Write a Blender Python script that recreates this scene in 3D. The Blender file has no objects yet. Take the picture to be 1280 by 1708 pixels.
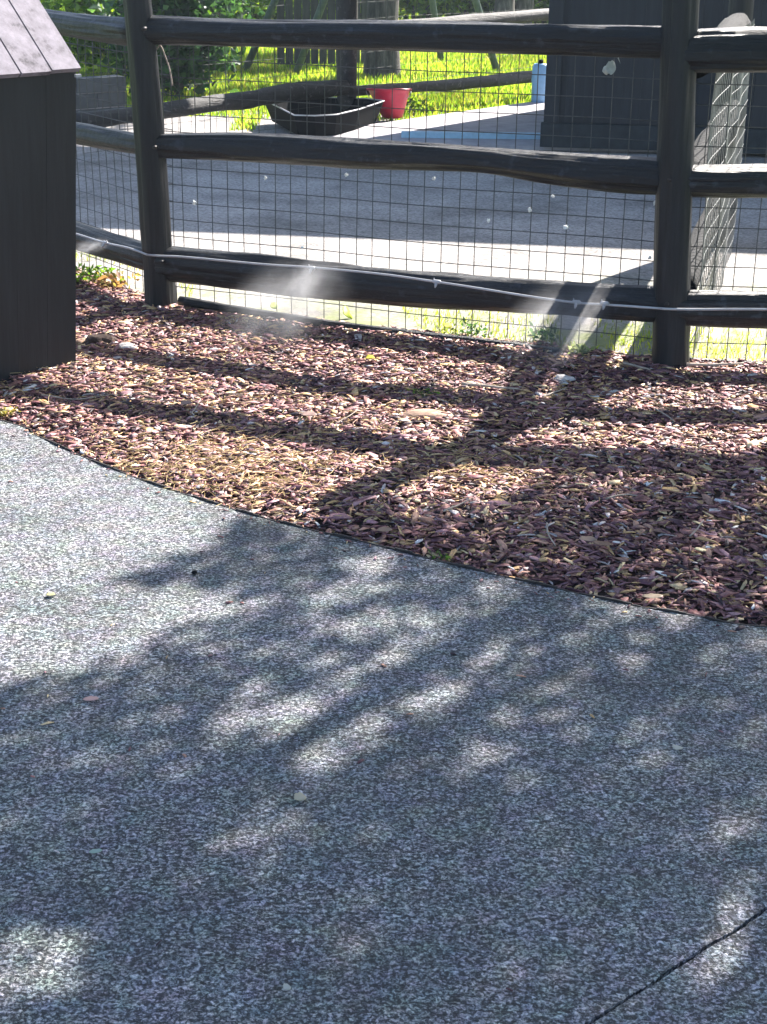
import bpy, bmesh, math, random
import numpy as np
from mathutils import Vector, Matrix, noise
random.seed(7); np.random.seed(7)
S = bpy.context.scene
COL = S.collection

# ------------------------------------------------------------------ camera
F_PX, PITCH, ROLL, CAM_H = 2600.0, 0.360, 0.014, 1.6
fw = Vector((0, math.cos(PITCH), -math.sin(PITCH))); rt0 = Vector((1, 0, 0)); up0 = rt0.cross(fw)
rt = rt0*math.cos(ROLL) + up0*math.sin(ROLL); up = up0*math.cos(ROLL) - rt0*math.sin(ROLL)
cam_d = bpy.data.cameras.new('camera'); cam = bpy.data.objects.new('camera', cam_d); COL.objects.link(cam)
cam_d.sensor_fit = 'VERTICAL'; cam_d.sensor_height = 36.0; cam_d.lens = 36.0*F_PX/1708.0
cam_d.clip_start = 0.05; cam_d.clip_end = 600
cam.matrix_world = Matrix(((rt.x, up.x, -fw.x, 0), (rt.y, up.y, -fw.y, 0), (rt.z, up.z, -fw.z, CAM_H), (0, 0, 0, 1)))
S.camera = cam
EYE = Vector((0, 0, CAM_H))

# ------------------------------------------------------------------ light
SUN_EL, SUN_AZ = math.radians(38.3), math.radians(35.5)          # azimuth clockwise from +Y
SUND = Vector((math.sin(SUN_AZ)*math.cos(SUN_EL), math.cos(SUN_AZ)*math.cos(SUN_EL), math.sin(SUN_EL)))
w = bpy.data.worlds.new('World'); S.world = w; w.use_nodes = True
nt = w.node_tree; bg = nt.nodes['Background']; sky = nt.nodes.new('ShaderNodeTexSky')
sky.sky_type = 'NISHITA'; sky.sun_disc = False; sky.sun_elevation = SUN_EL; sky.sun_rotation = SUN_AZ
sky.air_density = 0.9; sky.dust_density = 1.0; sky.ozone_density = 1.0
nt.links.new(sky.outputs[0], bg.inputs[0]); bg.inputs[1].default_value = 0.086
sd = bpy.data.lights.new('sun', 'SUN'); sd.energy = 5.0; sd.angle = math.radians(0.53); sd.color = (1, .94, .87)
so = bpy.data.objects.new('sun', sd); COL.objects.link(so)
so.rotation_euler = SUND.to_track_quat('Z', 'Y').to_euler()
S.view_settings.view_transform = 'Standard'; S.view_settings.look = 'None'
S.view_settings.gamma = 1.0; S.view_settings.use_curve_mapping = False
S.view_settings.exposure = 1.95

# ------------------------------------------------------------------ helpers
def ray(x, y): return fw + rt*((x-640)/F_PX) - up*((y-854)/F_PX)
def G(x, y, z=0.0):
    d = ray(x, y); return EYE + d*((z-CAM_H)/d.z)
def AT(x, y, Y):
    d = ray(x, y); return EYE + d*(Y/d.y)
class Plane:                                                  # a vertical plane along a fence line
    def __init__(s, P, Q):
        s.P = Vector((P.x, P.y, 0)); s.d = Vector((Q.x-P.x, Q.y-P.y, 0)).normalized(); s.n = Vector((s.d.y, -s.d.x, 0))
        if s.n.y > 0: s.n = -s.n                              # towards the camera
    def hit(s, x, y, off=0.0):
        r = ray(x, y); P = s.P + s.n*off
        return EYE + r*((P-EYE).dot(s.n)/r.dot(s.n))
def mesh(name, v, f, mats, smooth=False, cols=None, fmi=None):
    me = bpy.data.meshes.new(name)
    if isinstance(v, np.ndarray):
        k = f.shape[1]; me.vertices.add(len(v)); me.vertices.foreach_set('co', v.astype(np.float32).ravel())
        me.loops.add(f.size); me.loops.foreach_set('vertex_index', f.astype(np.int32).ravel())
        me.polygons.add(len(f)); me.polygons.foreach_set('loop_start', np.arange(0, f.size, k, dtype=np.int32))
        me.update(calc_edges=True)
    else:
        me.from_pydata([tuple(p) for p in v], [], f); me.update()
    if not isinstance(mats, (list, tuple)): mats = [mats]
    for m in mats: me.materials.append(m)
    if smooth: me.polygons.foreach_set('use_smooth', [True]*len(me.polygons))
    if fmi is not None: me.polygons.foreach_set('material_index', fmi)
    if cols is not None:
        a = me.color_attributes.new('tint', 'FLOAT_COLOR', 'POINT')
        a.data.foreach_set('color', np.concatenate([cols, np.ones((len(cols), 1))], 1).astype(np.float32).ravel())
    return me
def obj(name, me, parent=None, loc=None, kind=None):
    o = bpy.data.objects.new(name, me); COL.objects.link(o)
    if loc is not None: o.location = loc
    if parent is not None: o.parent = parent
    if kind: o['kind'] = kind
    return o
def tag(o, label, cat, group=None):
    o['label'] = label; o['category'] = cat
    if group: o['group'] = group
    return o
def thing(name, label, cat, loc=(0, 0, 0), group=None):
    o = bpy.data.objects.new(name, None); COL.objects.link(o); o.location = loc; o.empty_display_size = .1
    return tag(o, label, cat, group)
class MB:
    def __init__(s): s.v = []; s.f = []
    def box(s, c, ax, ay, az, jit=0):                         # centre, three half-axis vectors
        b = len(s.v)
        for i in (-1, 1):
            for j in (-1, 1):
                for k in (-1, 1):
                    s.v.append(c + ax*i + ay*j + az*k + Vector([random.uniform(-jit, jit) for _ in range(3)]))
        for q in ((0, 1, 3, 2), (4, 6, 7, 5), (0, 4, 5, 1), (2, 3, 7, 6), (0, 2, 6, 4), (1, 5, 7, 3)): s.f.append([b+i for i in q])
    def tube(s, pts, rad, n=8, rough=0, seed=0, cap=True, flat=1.0, split=0):
        b = len(s.v); pts = [Vector(p) for p in pts]
        if not isinstance(rad, (list, tuple)): rad = [rad]*len(pts)
        ov = (pts[-1]-pts[0]); ref = Vector((0, 0, 1)) if ov.length < 1e-6 or abs(ov.normalized().z) < .7 else Vector((0, 1, 0))
        for i, p in enumerate(pts):
            t = (pts[min(i+1, len(pts)-1)] - pts[max(i-1, 0)]).normalized()
            a = t.cross(ref); a = a.normalized() if a.length > 1e-3 else t.cross(Vector((1, 0, 0))).normalized()
            c = a.cross(t)
            for j in range(n):
                th = 2*math.pi*j/n; r = rad[i]
                if rough:
                    q = Vector((math.cos(th)*1.3+seed*7.1, math.sin(th)*1.3, (p-pts[0]).length*1.6))
                    r *= 1 + rough*noise.noise(q) + rough*.45*noise.noise(Vector((math.cos(th)*4+seed, math.sin(th)*4, (p-pts[0]).length*5)))
                if split:
                    dl = (p-pts[0]).length; u = noise.noise(Vector((math.cos(th)*5.5+seed*3, math.sin(th)*5.5, dl*.55))); r *= 1 + split*(.55*noise.noise(Vector((math.cos(th)*2.2, math.sin(th)*2.2+seed, dl*.8))) - .9*max(0, .12-abs(u)) / .12*.35 + .25*noise.noise(Vector((math.cos(th)*11, math.sin(th)*11+seed, dl*3))))
                s.v.append(p + a*(math.cos(th)*r) + c*(math.sin(th)*r*flat))
        for i in range(len(pts)-1):
            for j in range(n):
                j2 = (j+1) % n; s.f.append([b+i*n+j, b+i*n+j2, b+(i+1)*n+j2, b+(i+1)*n+j])
        if cap:
            s.f.append([b+j for j in reversed(range(n))]); s.f.append([b+(len(pts)-1)*n+j for j in range(n)])
    def build(s, name, mat, parent=None, smooth=False, kind=None, loc=None):
        if loc is None and parent is None:
            c = Vector((sum(p[0] for p in s.v)/len(s.v), sum(p[1] for p in s.v)/len(s.v), min(p[2] for p in s.v)))
            s.v = [Vector(p)-c for p in s.v]; loc = c
        elif parent is not None: s.v = [Vector(p)-parent.location for p in s.v]
        return obj(name, mesh(name, s.v, s.f, mat, smooth), parent, loc if parent is None else None, kind)
def resample(keys, n):                                        # keys: list of (t, value tuple) -> smooth polyline
    out = []
    L = len(keys)-1
    for i in range(n):
        u = i/(n-1)*L; k = min(int(u), L-1); t = u-k
        p0, p1, p2, p3 = keys[max(k-1, 0)], keys[k], keys[k+1], keys[min(k+2, L)]
        out.append(tuple(.5*((2*b)+(-a+c)*t+(2*a-5*b+4*c-d)*t*t+(-a+3*b-3*c+d)*t**3) for a, b, c, d in zip(p0, p1, p2, p3)))
    return out

# ------------------------------------------------------------------ materials
def mat(name):
    m = bpy.data.materials.new(name); m.use_nodes = True
    return m, m.node_tree, m.node_tree.nodes['Principled BSDF']
def N(t, kind, **kw):
    n = t.nodes.new(kind)
    for k, v in kw.items():
        if k.startswith('i_'):
            key = k[2:].replace('_', ' ')
            n.inputs[int(key) if key.isdigit() else key].default_value = v
        else: setattr(n, k, v)
    return n
def ramp(t, src, stops, interp='LINEAR'):
    r = t.nodes.new('ShaderNodeValToRGB'); r.color_ramp.interpolation = interp
    e = r.color_ramp.elements
    while len(e) > 1: e.remove(e[-1])
    e[0].position = stops[0][0]; e[0].color = (*stops[0][1], 1)
    for p, c in stops[1:]:
        x = e.new(p); x.color = (*c, 1)
    t.links.new(src, r.inputs[0]); return r.outputs[0]
def grey(a): return (a, a, a)
def coord(t, scale=(1, 1, 1), kind='Object', rot=(0, 0, 0)):
    c = t.nodes.new('ShaderNodeTexCoord'); m = N(t, 'ShaderNodeMapping'); m.inputs['Scale'].default_value = scale; m.inputs['Rotation'].default_value = rot
    t.links.new(c.outputs[kind], m.inputs[0]); return m.outputs[0]
def wpos(t, scale=(1, 1, 1)):
    g = t.nodes.new('ShaderNodeNewGeometry'); m = N(t, 'ShaderNodeMapping'); m.inputs['Scale'].default_value = scale
    t.links.new(g.outputs['Position'], m.inputs[0]); return m.outputs[0]
def nz(t, vec, scale, detail=4, rough=.6, out=0):
    n = N(t, 'ShaderNodeTexNoise', i_Scale=scale, i_Detail=detail, i_Roughness=rough); t.links.new(vec, n.inputs['Vector']); return n.outputs[out]
def mixc(t, f, a, b, mode='MIX'):
    m = t.nodes.new('ShaderNodeMix'); m.data_type = 'RGBA'; m.blend_type = mode
    for k, v in ((0, f), (6, a), (7, b)):
        if hasattr(v, 'node'): t.links.new(v, m.inputs[k])
        else: m.inputs[k].default_value = (*v, 1) if isinstance(v, tuple) else v
    return m.outputs[2]
def math_(t, op, a, b=0.0, c=None):
    m = t.nodes.new('ShaderNodeMath'); m.operation = op
    for k, v in enumerate((a, b) if c is None else (a, b, c)):
        if hasattr(v, 'node'): t.links.new(v, m.inputs[k])
        else: m.inputs[k].default_value = v
    return m.outputs[0]
def bump(t, bs, h, strength, dist):
    b = N(t, 'ShaderNodeBump', i_Strength=strength, i_Distance=dist); t.links.new(h, b.inputs['Height']); t.links.new(b.outputs[0], bs.inputs['Normal'])
def setc(t, bs, c, rough=.8, spec=.4):
    if hasattr(c, 'node'): t.links.new(c, bs.inputs['Base Color'])
    else: bs.inputs['Base Color'].default_value = (*c, 1)
    bs.inputs['Roughness'].default_value = rough; bs.inputs['Specular IOR Level'].default_value = spec

def wood(name, dark, light, grain=(3, 3, 30), rough=.62, spec=.5, b=.5, blotch=None):
    """streaky weathered wood; grain gives texture scale, smallest along the board"""
    m, t, bs = mat(name); v = coord(t, grain)
    a = nz(t, v, 2.2, 6, .65); c = ramp(t, a, [(.3, dark), (.52, tuple((x+y)/2 for x, y in zip(dark, light))), (.72, light)])
    if blotch:
        q = nz(t, coord(t), 5, 5, .65); c = mixc(t, ramp(t, q, [(.45, grey(0)), (.62, grey(1))]), c, blotch)
    setc(t, bs, c, rough, spec); bump(t, bs, a, b, .006); return m
def rail_mat(name, ang, dark, light, rough=.43):
    m, t, bs = mat(name)
    v0 = wpos(t); r = N(t, 'ShaderNodeMapping'); r.inputs['Rotation'].default_value = (0, 0, -ang); t.links.new(v0, r.inputs[0])
    s = N(t, 'ShaderNodeMapping'); s.inputs['Scale'].default_value = (1.2, 26, 26); t.links.new(r.outputs[0], s.inputs[0])
    a = nz(t, s.outputs[0], 1.6, 7, .7); q = nz(t, v0, 3.5, 5, .6); k = nz(t, v0, 22, 3, .5)
    c = ramp(t, a, [(.28, dark), (.55, tuple((x+y)/2 for x, y in zip(dark, light))), (.78, light)])
    c = mixc(t, ramp(t, q, [(.4, grey(0)), (.7, grey(.55))]), c, tuple(x*.45 for x in dark))
    c = mixc(t, ramp(t, k, [(.60, grey(0)), (.70, grey(.8))]), c, tuple(x*2.2 for x in light))
    setc(t, bs, c, rough, .5); h = math_(t, 'ADD', a, math_(t, 'MULTIPLY', k, .35)); bump(t, bs, h, 1.0, .014); return m
def plain(name, c, rough=.6, spec=.4, metal=0, var=.25, scale=20, b=.2):
    m, t, bs = mat(name); n = nz(t, coord(t), scale, 5, .6)
    cc = ramp(t, n, [(.3, tuple(x*(1-var) for x in c)), (.7, tuple(min(1, x*(1+var)) for x in c))])
    setc(t, bs, cc, rough, spec); bs.inputs['Metallic'].default_value = metal
    if b: bump(t, bs, n, b, .004)
    return m
def leafmat(name, trans=.5, gain=1.0, rough=.5):
    m, t, bs = mat(name); a = N(t, 'ShaderNodeAttribute', attribute_name='tint'); setc(t, bs, a.outputs['Color'], rough, .4)
    tr = t.nodes.new('ShaderNodeBsdfTranslucent'); mx = t.nodes.new('ShaderNodeMixShader'); mx.inputs[0].default_value = trans
    g = mixc(t, 1.0, a.outputs['Color'], (1.25*gain, 1.25*gain, .55*gain), 'MULTIPLY'); t.links.new(g, tr.inputs[0])
    t.links.new(bs.outputs[0], mx.inputs[1]); t.links.new(tr.outputs[0], mx.inputs[2]); t.links.new(mx.outputs[0], t.nodes['Material Output'].inputs[0]); return m
def tintmat(name, rough=.6, spec=.4, b=.3):
    m, t, bs = mat(name); a = N(t, 'ShaderNodeAttribute', attribute_name='tint')
    n = nz(t, coord(t, (1, .25, 1)), 260, 4, .7)
    c = mixc(t, 1.0, a.outputs['Color'], ramp(t, n, [(.3, grey(.7)), (.7, grey(1.3))]), 'MULTIPLY')
    setc(t, bs, c, rough, spec); bump(t, bs, n, b, .002); return m

def asphalt_mat():
    m, t, bs = mat('asphalt'); v = wpos(t)
    warp = nz(t, v, 60, 2, .5, 1); vv = N(t, 'ShaderNodeVectorMath', operation='MULTIPLY_ADD'); t.links.new(warp, vv.inputs[0]); vv.inputs[1].default_value = (.009, .009, .0); t.links.new(v, vv.inputs[2]); wv = vv.outputs[0]
    vo = N(t, 'ShaderNodeTexVoronoi', i_Scale=150, i_Randomness=1.0); t.links.new(wv, vo.inputs['Vector'])
    vo2 = N(t, 'ShaderNodeTexVoronoi', i_Scale=250); t.links.new(wv, vo2.inputs['Vector'])
    rnd = N(t, 'ShaderNodeSeparateColor'); t.links.new(vo.outputs['Color'], rnd.inputs[0])
    rnd2 = N(t, 'ShaderNodeSeparateColor'); t.links.new(vo2.outputs['Color'], rnd2.inputs[0])
    g1 = nz(t, wv, 140, 4, .75)
    g = math_(t, 'ADD', math_(t, 'MULTIPLY', g1, 1.5), math_(t, 'ADD', math_(t, 'MULTIPLY', rnd.outputs[0], .32), math_(t, 'MULTIPLY', rnd2.outputs[0], .26)))
    c = ramp(t, g, [(.70/2, (.016, .018, .021)), (.94/2, (.050, .055, .063)), (1.04/2, (.158, .176, .198)), (1.18/2, (.37, .385, .40)), (1.38/2, (.80, .79, .82))])
    c.node.color_ramp.interpolation = 'LINEAR'
    gs = c.node.inputs[0].links[0]; hf = math_(t, 'MULTIPLY', g, .5); t.links.new(hf, c.node.inputs[0])
    big = nz(t, v, 2.0, 5, .6); c = mixc(t, 1.0, c, ramp(t, big, [(.3, (.66, .70, .72)), (.5, (1, 1, 1)), (.72, (1.2, 1.15, 1.18))]), 'MULTIPLY')
    st = nz(t, v, .9, 6, .7); c = mixc(t, ramp(t, st, [(.50, grey(0)), (.62, grey(.2))]), c, (.035, .045, .055))
    hue = nz(t, v, 14, 5, .75, 1); c = mixc(t, .42, c, mixc(t, 1.0, c, hue, 'OVERLAY'))
    s = N(t, 'ShaderNodeMapping'); s.inputs['Scale'].default_value = (1, 2.2, 1); t.links.new(v, s.inputs[0])
    pit = nz(t, s.outputs[0], 52, 4, .65); area = nz(t, v, 1.6, 3, .6); pit = math_(t, 'ADD', pit, math_(t, 'MULTIPLY', area, .22)); pitm = ramp(t, pit, [(.672, grey(0)), (.72, grey(1))])
    c = mixc(t, math_(t, 'MULTIPLY', pitm, .85), c, (.012, .012, .014))
    setc(t, bs, c, .62, .5)
    h = math_(t, 'SUBTRACT', math_(t, 'MULTIPLY', g, 1.3), math_(t, 'ADD', math_(t, 'MULTIPLY', vo.outputs['Distance'], .6), pitm))
    bump(t, bs, h, 1.0, .006); return m
M = {}
M['asphalt'] = asphalt_mat()
def pen_mat():
    m, t, bs = mat('pen_grit'); v = wpos(t)
    a = nz(t, v, 1.3, 6, .65); b = nz(t, v, 55, 4, .7); g = nz(t, v, 3.2, 5, .7)
    c = ramp(t, a, [(.34, (.17, .158, .148)), (.46, (.28, .26, .245)), (.66, (.40, .37, .35))]); c = mixc(t, 1.0, c, ramp(t, b, [(.3, grey(.4)), (.5, grey(1)), (.72, grey(1.5))]), 'MULTIPLY')
    # short green film of moss and seedlings close to the fence line
    sp = N(t, 'ShaderNodeSeparateXYZ'); t.links.new(v, sp.inputs[0])
    near = N(t, 'ShaderNodeMapRange'); near.inputs[1].default_value = 7.9; near.inputs[2].default_value = 6.4; t.links.new(sp.outputs[1], near.inputs[0])
    f = math_(t, 'MULTIPLY', near.outputs[0], ramp(t, g, [(.42, grey(0)), (.62, grey(.8))]))
    c = mixc(t, f, c, (.20, .24, .06)); setc(t, bs, c, .85, .3); bump(t, bs, b, .6, .006); return m
M['pen'] = pen_mat()
def ground_mat():
    m, t, bs = mat('meadow_soil'); v = wpos(t); a = nz(t, v, .8, 6, .6); b = nz(t, v, 30, 4, .7)
    c = ramp(t, a, [(.3, (.07, .11, .015)), (.7, (.14, .20, .025))]); c = mixc(t, 1.0, c, ramp(t, b, [(.3, grey(.6)), (.7, grey(1.3))]), 'MULTIPLY')
    setc(t, bs, c, .9, .2); bump(t, bs, b, .5, .02); return m
M['ground'] = ground_mat()
M['soil'] = plain('mulch_soil', (.055, .036, .03), .9, .2, scale=40, b=.6)
M['concrete'] = plain('slab_concrete', (.36, .34, .36), .8, .3, var=.2, scale=9, b=.2)
M['chip'] = tintmat('bark_chip')
M['stone'] = plain('field_stone', (.42, .27, .19), .8, .3, var=.35, scale=14, b=.6)
M['palestone'] = plain('pale_stone', (.5, .47, .45), .7, .3, var=.3, scale=30, b=.5)
M['stick'] = plain('dry_twig', (.36, .30, .25), .8, .3, var=.4, scale=60)
M['wire'] = plain('galvanised_wire', (.07, .075, .08), .42, .5, metal=.5, var=.3, scale=60, b=0)
M['glintwire'] = plain('sunglint_wire', (.26, .27, .27), .35, .6, metal=.6, var=.2, scale=60, b=0)  # paler wire: backlit glint of the cross fence put into the colour
M['oldwire'] = plain('dull_old_wire', (.05, .055, .055), .7, .3, var=.3, scale=60, b=0)
M['scrap'] = plain('pale_leaf_scrap', (.42, .47, .46), .8, .3, var=.15, scale=60, b=0)
M['hose'] = plain('mist_hose', (.42, .42, .44), .4, .5, var=.1, b=0)
M['steel'] = plain('edging_steel', (.03, .026, .026), .6, .4)
M['post'] = wood('stained_post', (.004, .005, .0072), (.016, .018, .023), (30, 30, 1.4), .5, .4, .8)
M['boxwood'] = wood('black_stained_board', (.009, .0105, .0135), (.019, .021, .026), (14, 14, 1.0), .6, .4, .35)
M['roofwood'] = None
def roof_mat():
    m, t, bs = mat('weathered_roof_plank'); v = coord(t, (20, 20, 20)); a = nz(t, coord(t, (5, 5, 5)), 2.2, 6, .7); s = nz(t, v, 1.5, 5, .6)
    c = ramp(t, a, [(.34, (.07, .062, .075)), (.44, (.19, .17, .20)), (.7, (.27, .245, .285))]); c = mixc(t, 1.0, c, ramp(t, s, [(.3, grey(.8)), (.7, grey(1.15))]), 'MULTIPLY')
    setc(t, bs, c, .8, .25); bump(t, bs, a, .5, .006); return m
M['roofwood'] = roof_mat()
M['barn'] = wood('barn_board', (.012, .015, .021), (.026, .031, .04), (10, 10, .8), .6, .4, .3)
M['barnbase'] = plain('barn_plinth', (.03, .037, .042), .8, .3, scale=12)
M['backlog'] = rail_mat('back_log', .7, (.012, .012, .013), (.05, .046, .045), .7)
M['tub'] = plain('black_rubber', (.007, .008, .010), .85, .08, scale=8, b=.1)
M['tubrim'] = plain('sunlit_rim_tone', (.4, .4, .42), .45, .5, var=.15, b=0)  # sun on the tub rim put into its colour; small parts share it
M['red'] = plain('red_plastic', (.60, .025, .07), .35, .5, var=.1, b=0)
M['blue'] = plain('blue_plastic', (.22, .42, .66), .4, .5, var=.1, b=0)
M['paleblue'] = plain('pale_blue_edge', (.36, .55, .68), .6, .4, var=.15, b=.1)  # pale blue of the strip at the slab front
M['greypaint'] = plain('green_grey_metal', (.11, .15, .14), .5, .4, var=.2)
M['slat'] = wood('grey_slat', (.035, .04, .038), (.09, .095, .09), (12, 12, 1.2), .7, .3, .4)
M['block'] = plain('grey_block', (.075, .085, .095), .85, .3, var=.25, scale=7, b=.5)
M['leaf'] = leafmat('leaf', .55)
M['grass'] = leafmat('grass_blade', .6, 1.3)
M['litter'] = leafmat('litter_leaf', .3)
M['white'] = plain('white_fluff', (.75, .77, .75), .8, .3, var=.1, b=.1)
def bark_mat():
    m, t, bs = mat('tree_bark'); v = coord(t, (9, 9, 1.6)); a = nz(t, v, 2.2, 6, .65)
    c = ramp(t, a, [(.35, (.03, .028, .025)), (.55, (.10, .09, .08)), (.75, (.22, .2, .18))]); setc(t, bs, c, .85, .3); bump(t, bs, a, 1.0, .03); return m
M['bark'] = bark_mat()

# ------------------------------------------------------------------ key ground points
PL = G(269, 507); PR = G(1120, 607)                           # feet of the two near posts
MAIN = Plane(PL, PR)
LEFTD = Vector((-.615, .788, 0)); LEFT = Plane(PL, PL + LEFTD)
RIGHTD = Vector((1, -.03, 0)).normalized(); RIGHT = Plane(PR, PR + RIGHTD)
CROSSD = Vector((.262, .965, 0)).normalized(); CROSS_LEN = 2.68; PC = PR + CROSSD*CROSS_LEN

# ------------------------------------------------------------------ ground sheets
def sheet(name, pts, z, m, kind='structure'):
    bm = bmesh.new(); bm.faces.new([bm.verts.new((p[0], p[1], z)) for p in pts]); bmesh.ops.triangulate(bm, faces=bm.faces[:])
    for f in bm.faces:
        if f.normal.z < 0: f.normal_flip()
    me = bpy.data.meshes.new(name); bm.to_mesh(me); bm.free(); me.materials.append(m); return obj(name, me, kind=kind)
sheet('ground', [(-300, -300), (300, -300), (300, 300), (-300, 300)], -.03, M['ground'])

EDGE_PX = [(0, 701), (60, 727), (150, 768), (250, 806), (350, 838), (430, 862), (520, 885), (640, 913), (760, 944), (900, 976), (1050, 1009), (1160, 1028), (1280, 1047)]
edge = [G(*p) for p in EDGE_PX]
e0 = edge[0] + (edge[0]-edge[1]).normalized()*0
edge_full = [Vector((-6.0, 7.9, 0)), Vector((-3.2, 6.2, 0)), Vector((-2.2, 5.66, 0))] + edge + [Vector((1.9, 3.28, 0)), Vector((3.2, 2.9, 0)), Vector((6.0, 2.5, 0)), Vector((9, 2.3, 0))]
edge_s = [Vector(p) for p in resample([tuple(p) for p in edge_full], 160)]
# the asphalt is two slabs with an open joint between them
J0, J1 = G(1290, 1509), G(978, 1710); JD = (J1-J0).normalized(); JN = Vector((-JD.y, JD.x, 0))
def slab(side):
    pts = [(p.x, p.y) for p in edge_s] + [(9, -9), (-6, -9)]
    bm = bmesh.new(); bm.faces.new([bm.verts.new((x, y, 0)) for x, y in pts])
    co = J0 + JN*(.0035*side)
    bmesh.ops.bisect_plane(bm, geom=bm.verts[:]+bm.edges[:]+bm.faces[:], plane_co=co, plane_no=JN*side, clear_inner=True)
    je = [e for e in bm.edges if all(abs((v.co-co).dot(JN)) < 1e-4 for v in e.verts)]
    bmesh.ops.subdivide_edges(bm, edges=je, cuts=1400)
    for v in bm.verts:
        if abs((v.co-co).dot(JN)) < 1e-4:
            q = v.co*1; a = noise.noise(q*14)*.004 + noise.noise(q*60)*.003
            v.co += JN*a
    top = bm.faces[:]; bmesh.ops.triangulate(bm, faces=top)
    for f in bm.faces:
        if f.normal.z < 0: f.normal_flip()
    be = [e for e in bm.edges if e.is_boundary]
    r = bmesh.ops.extrude_edge_only(bm, edges=be); 
    for v in [g for g in r['geom'] if isinstance(g, bmesh.types.BMVert)]: v.co.z = -.028
    me = bpy.data.meshes.new('asphalt_path'); bm.to_mesh(me); bm.free(); me.materials.append(M['asphalt'])
    return obj('asphalt_path', me, kind='structure')
slab(1); slab(-1)
# beds behind the path
mul = [(p.x, p.y) for p in edge_s] + [(9, 5.6), (PR.x+2, PR.y-.1), (PR.x+.1, PR.y-.02), (PL.x, PL.y+.02)] + [tuple((PL+LEFTD*4)[:2])]
mul_o = [(p[0], p[1]) for p in mul]
def fence_y(x):
    if x < PL.x: return PL.y + (x-PL.x)/LEFTD.x*LEFTD.y
    if x < PR.x: return PL.y + (x-PL.x)/(PR.x-PL.x)*(PR.y-PL.y)
    return PR.y - (x-PR.x)*.03
ex = np.array([p.x for p in edge_s]); ey = np.array([p.y for p in edge_s])
def edge_y(x): return float(np.interp(x, ex, ey))
def mulch_z(x, y):
    a = (y-edge_y(x)); b = (fence_y(x)-y)
    k = max(0, min(1, a/.25)); k2 = max(0, min(1, (b+.1)/.3))
    return -.022 + .020*k*(.4+.6*k2) + .010*noise.noise(Vector((x*2.2, y*2.2, 0)))*k + .008*noise.noise(Vector((x*7, y*7, 2)))*k
nx, ny = 170, 60; v = []; f = []
for i in range(nx+1):
    x = -3.2 + 6.6*i/nx
    y0 = edge_y(x)+.004; y1 = fence_y(x)+.09
    for j in range(ny+1):
        y = y0 + (y1-y0)*j/ny; v.append((x, y, mulch_z(x, y)))
for i in range(nx):
    for j in range(ny):
        a = i*(ny+1)+j; f.append([a, a+ny+1, a+ny+2, a+1])
obj('mulch_bed', mesh('mulch_bed', v, f, M['soil'], True), kind='structure')
sheet('pen_ground', [(-9, 14.8)] + [(x, fence_y(x)+.06) for x in (-4, -3, PL.x, 0, PR.x, 3, 12)] + [(12, 14.8)], -.012, M['pen'])
# concrete slab under the shelter, with its lit left edge
sA, sB = G(500, 228), G(803, 185); sd_ = (sB-sA).normalized()
pts = [sA + sd_*-.5, sA + sd_*5.2, Vector((9, (sA+sd_*5.2).y, 0)), Vector((9, 12.0, 0)), Vector((sA.x-.1, 12.35, 0))]
bm = bmesh.new(); fc = bm.faces.new([bm.verts.new((p.x, p.y, .02)) for p in pts]); 
if fc.normal.z < 0: fc.normal_flip()
r = bmesh.ops.extrude_face_region(bm, geom=[fc]); 
for vv in [g for g in r['geom'] if isinstance(g, bmesh.types.BMVert)]: vv.co.z = -.04
bmesh.ops.recalc_face_normals(bm, faces=bm.faces[:])
me = bpy.data.meshes.new('concrete_slab'); bm.to_mesh(me); bm.free(); me.materials.append(M['concrete']); obj('concrete_slab', me, kind='structure')
# steel strip edging between path and bark
mb = MB()
for i in range(len(edge_s)-1):
    a, b = edge_s[i], edge_s[i+1]
    if a.x < -3 or a.x > 3: continue
    d = (b-a); n_ = Vector((-d.y, d.x, 0)).normalized()
    k = len(mb.v); o1 = .002 + .0015*math.sin(i*1.7); z1 = .004+.003*math.sin(i*.9)
    for P in (a, b):
        for oo, z in ((o1, -.03), (o1, z1), (o1+.004, z1), (o1+.004, -.03)): mb.v.append(P + n_*oo + Vector((0, 0, z)))
    mb.f += [[k, k+4, k+5, k+1], [k+1, k+5, k+6, k+2], [k+2, k+6, k+7, k+3]]
tag(mb.build('edging_strip', M['steel']), 'thin dark metal edging strip curving between the asphalt path and the bark mulch', 'edging')

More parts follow.
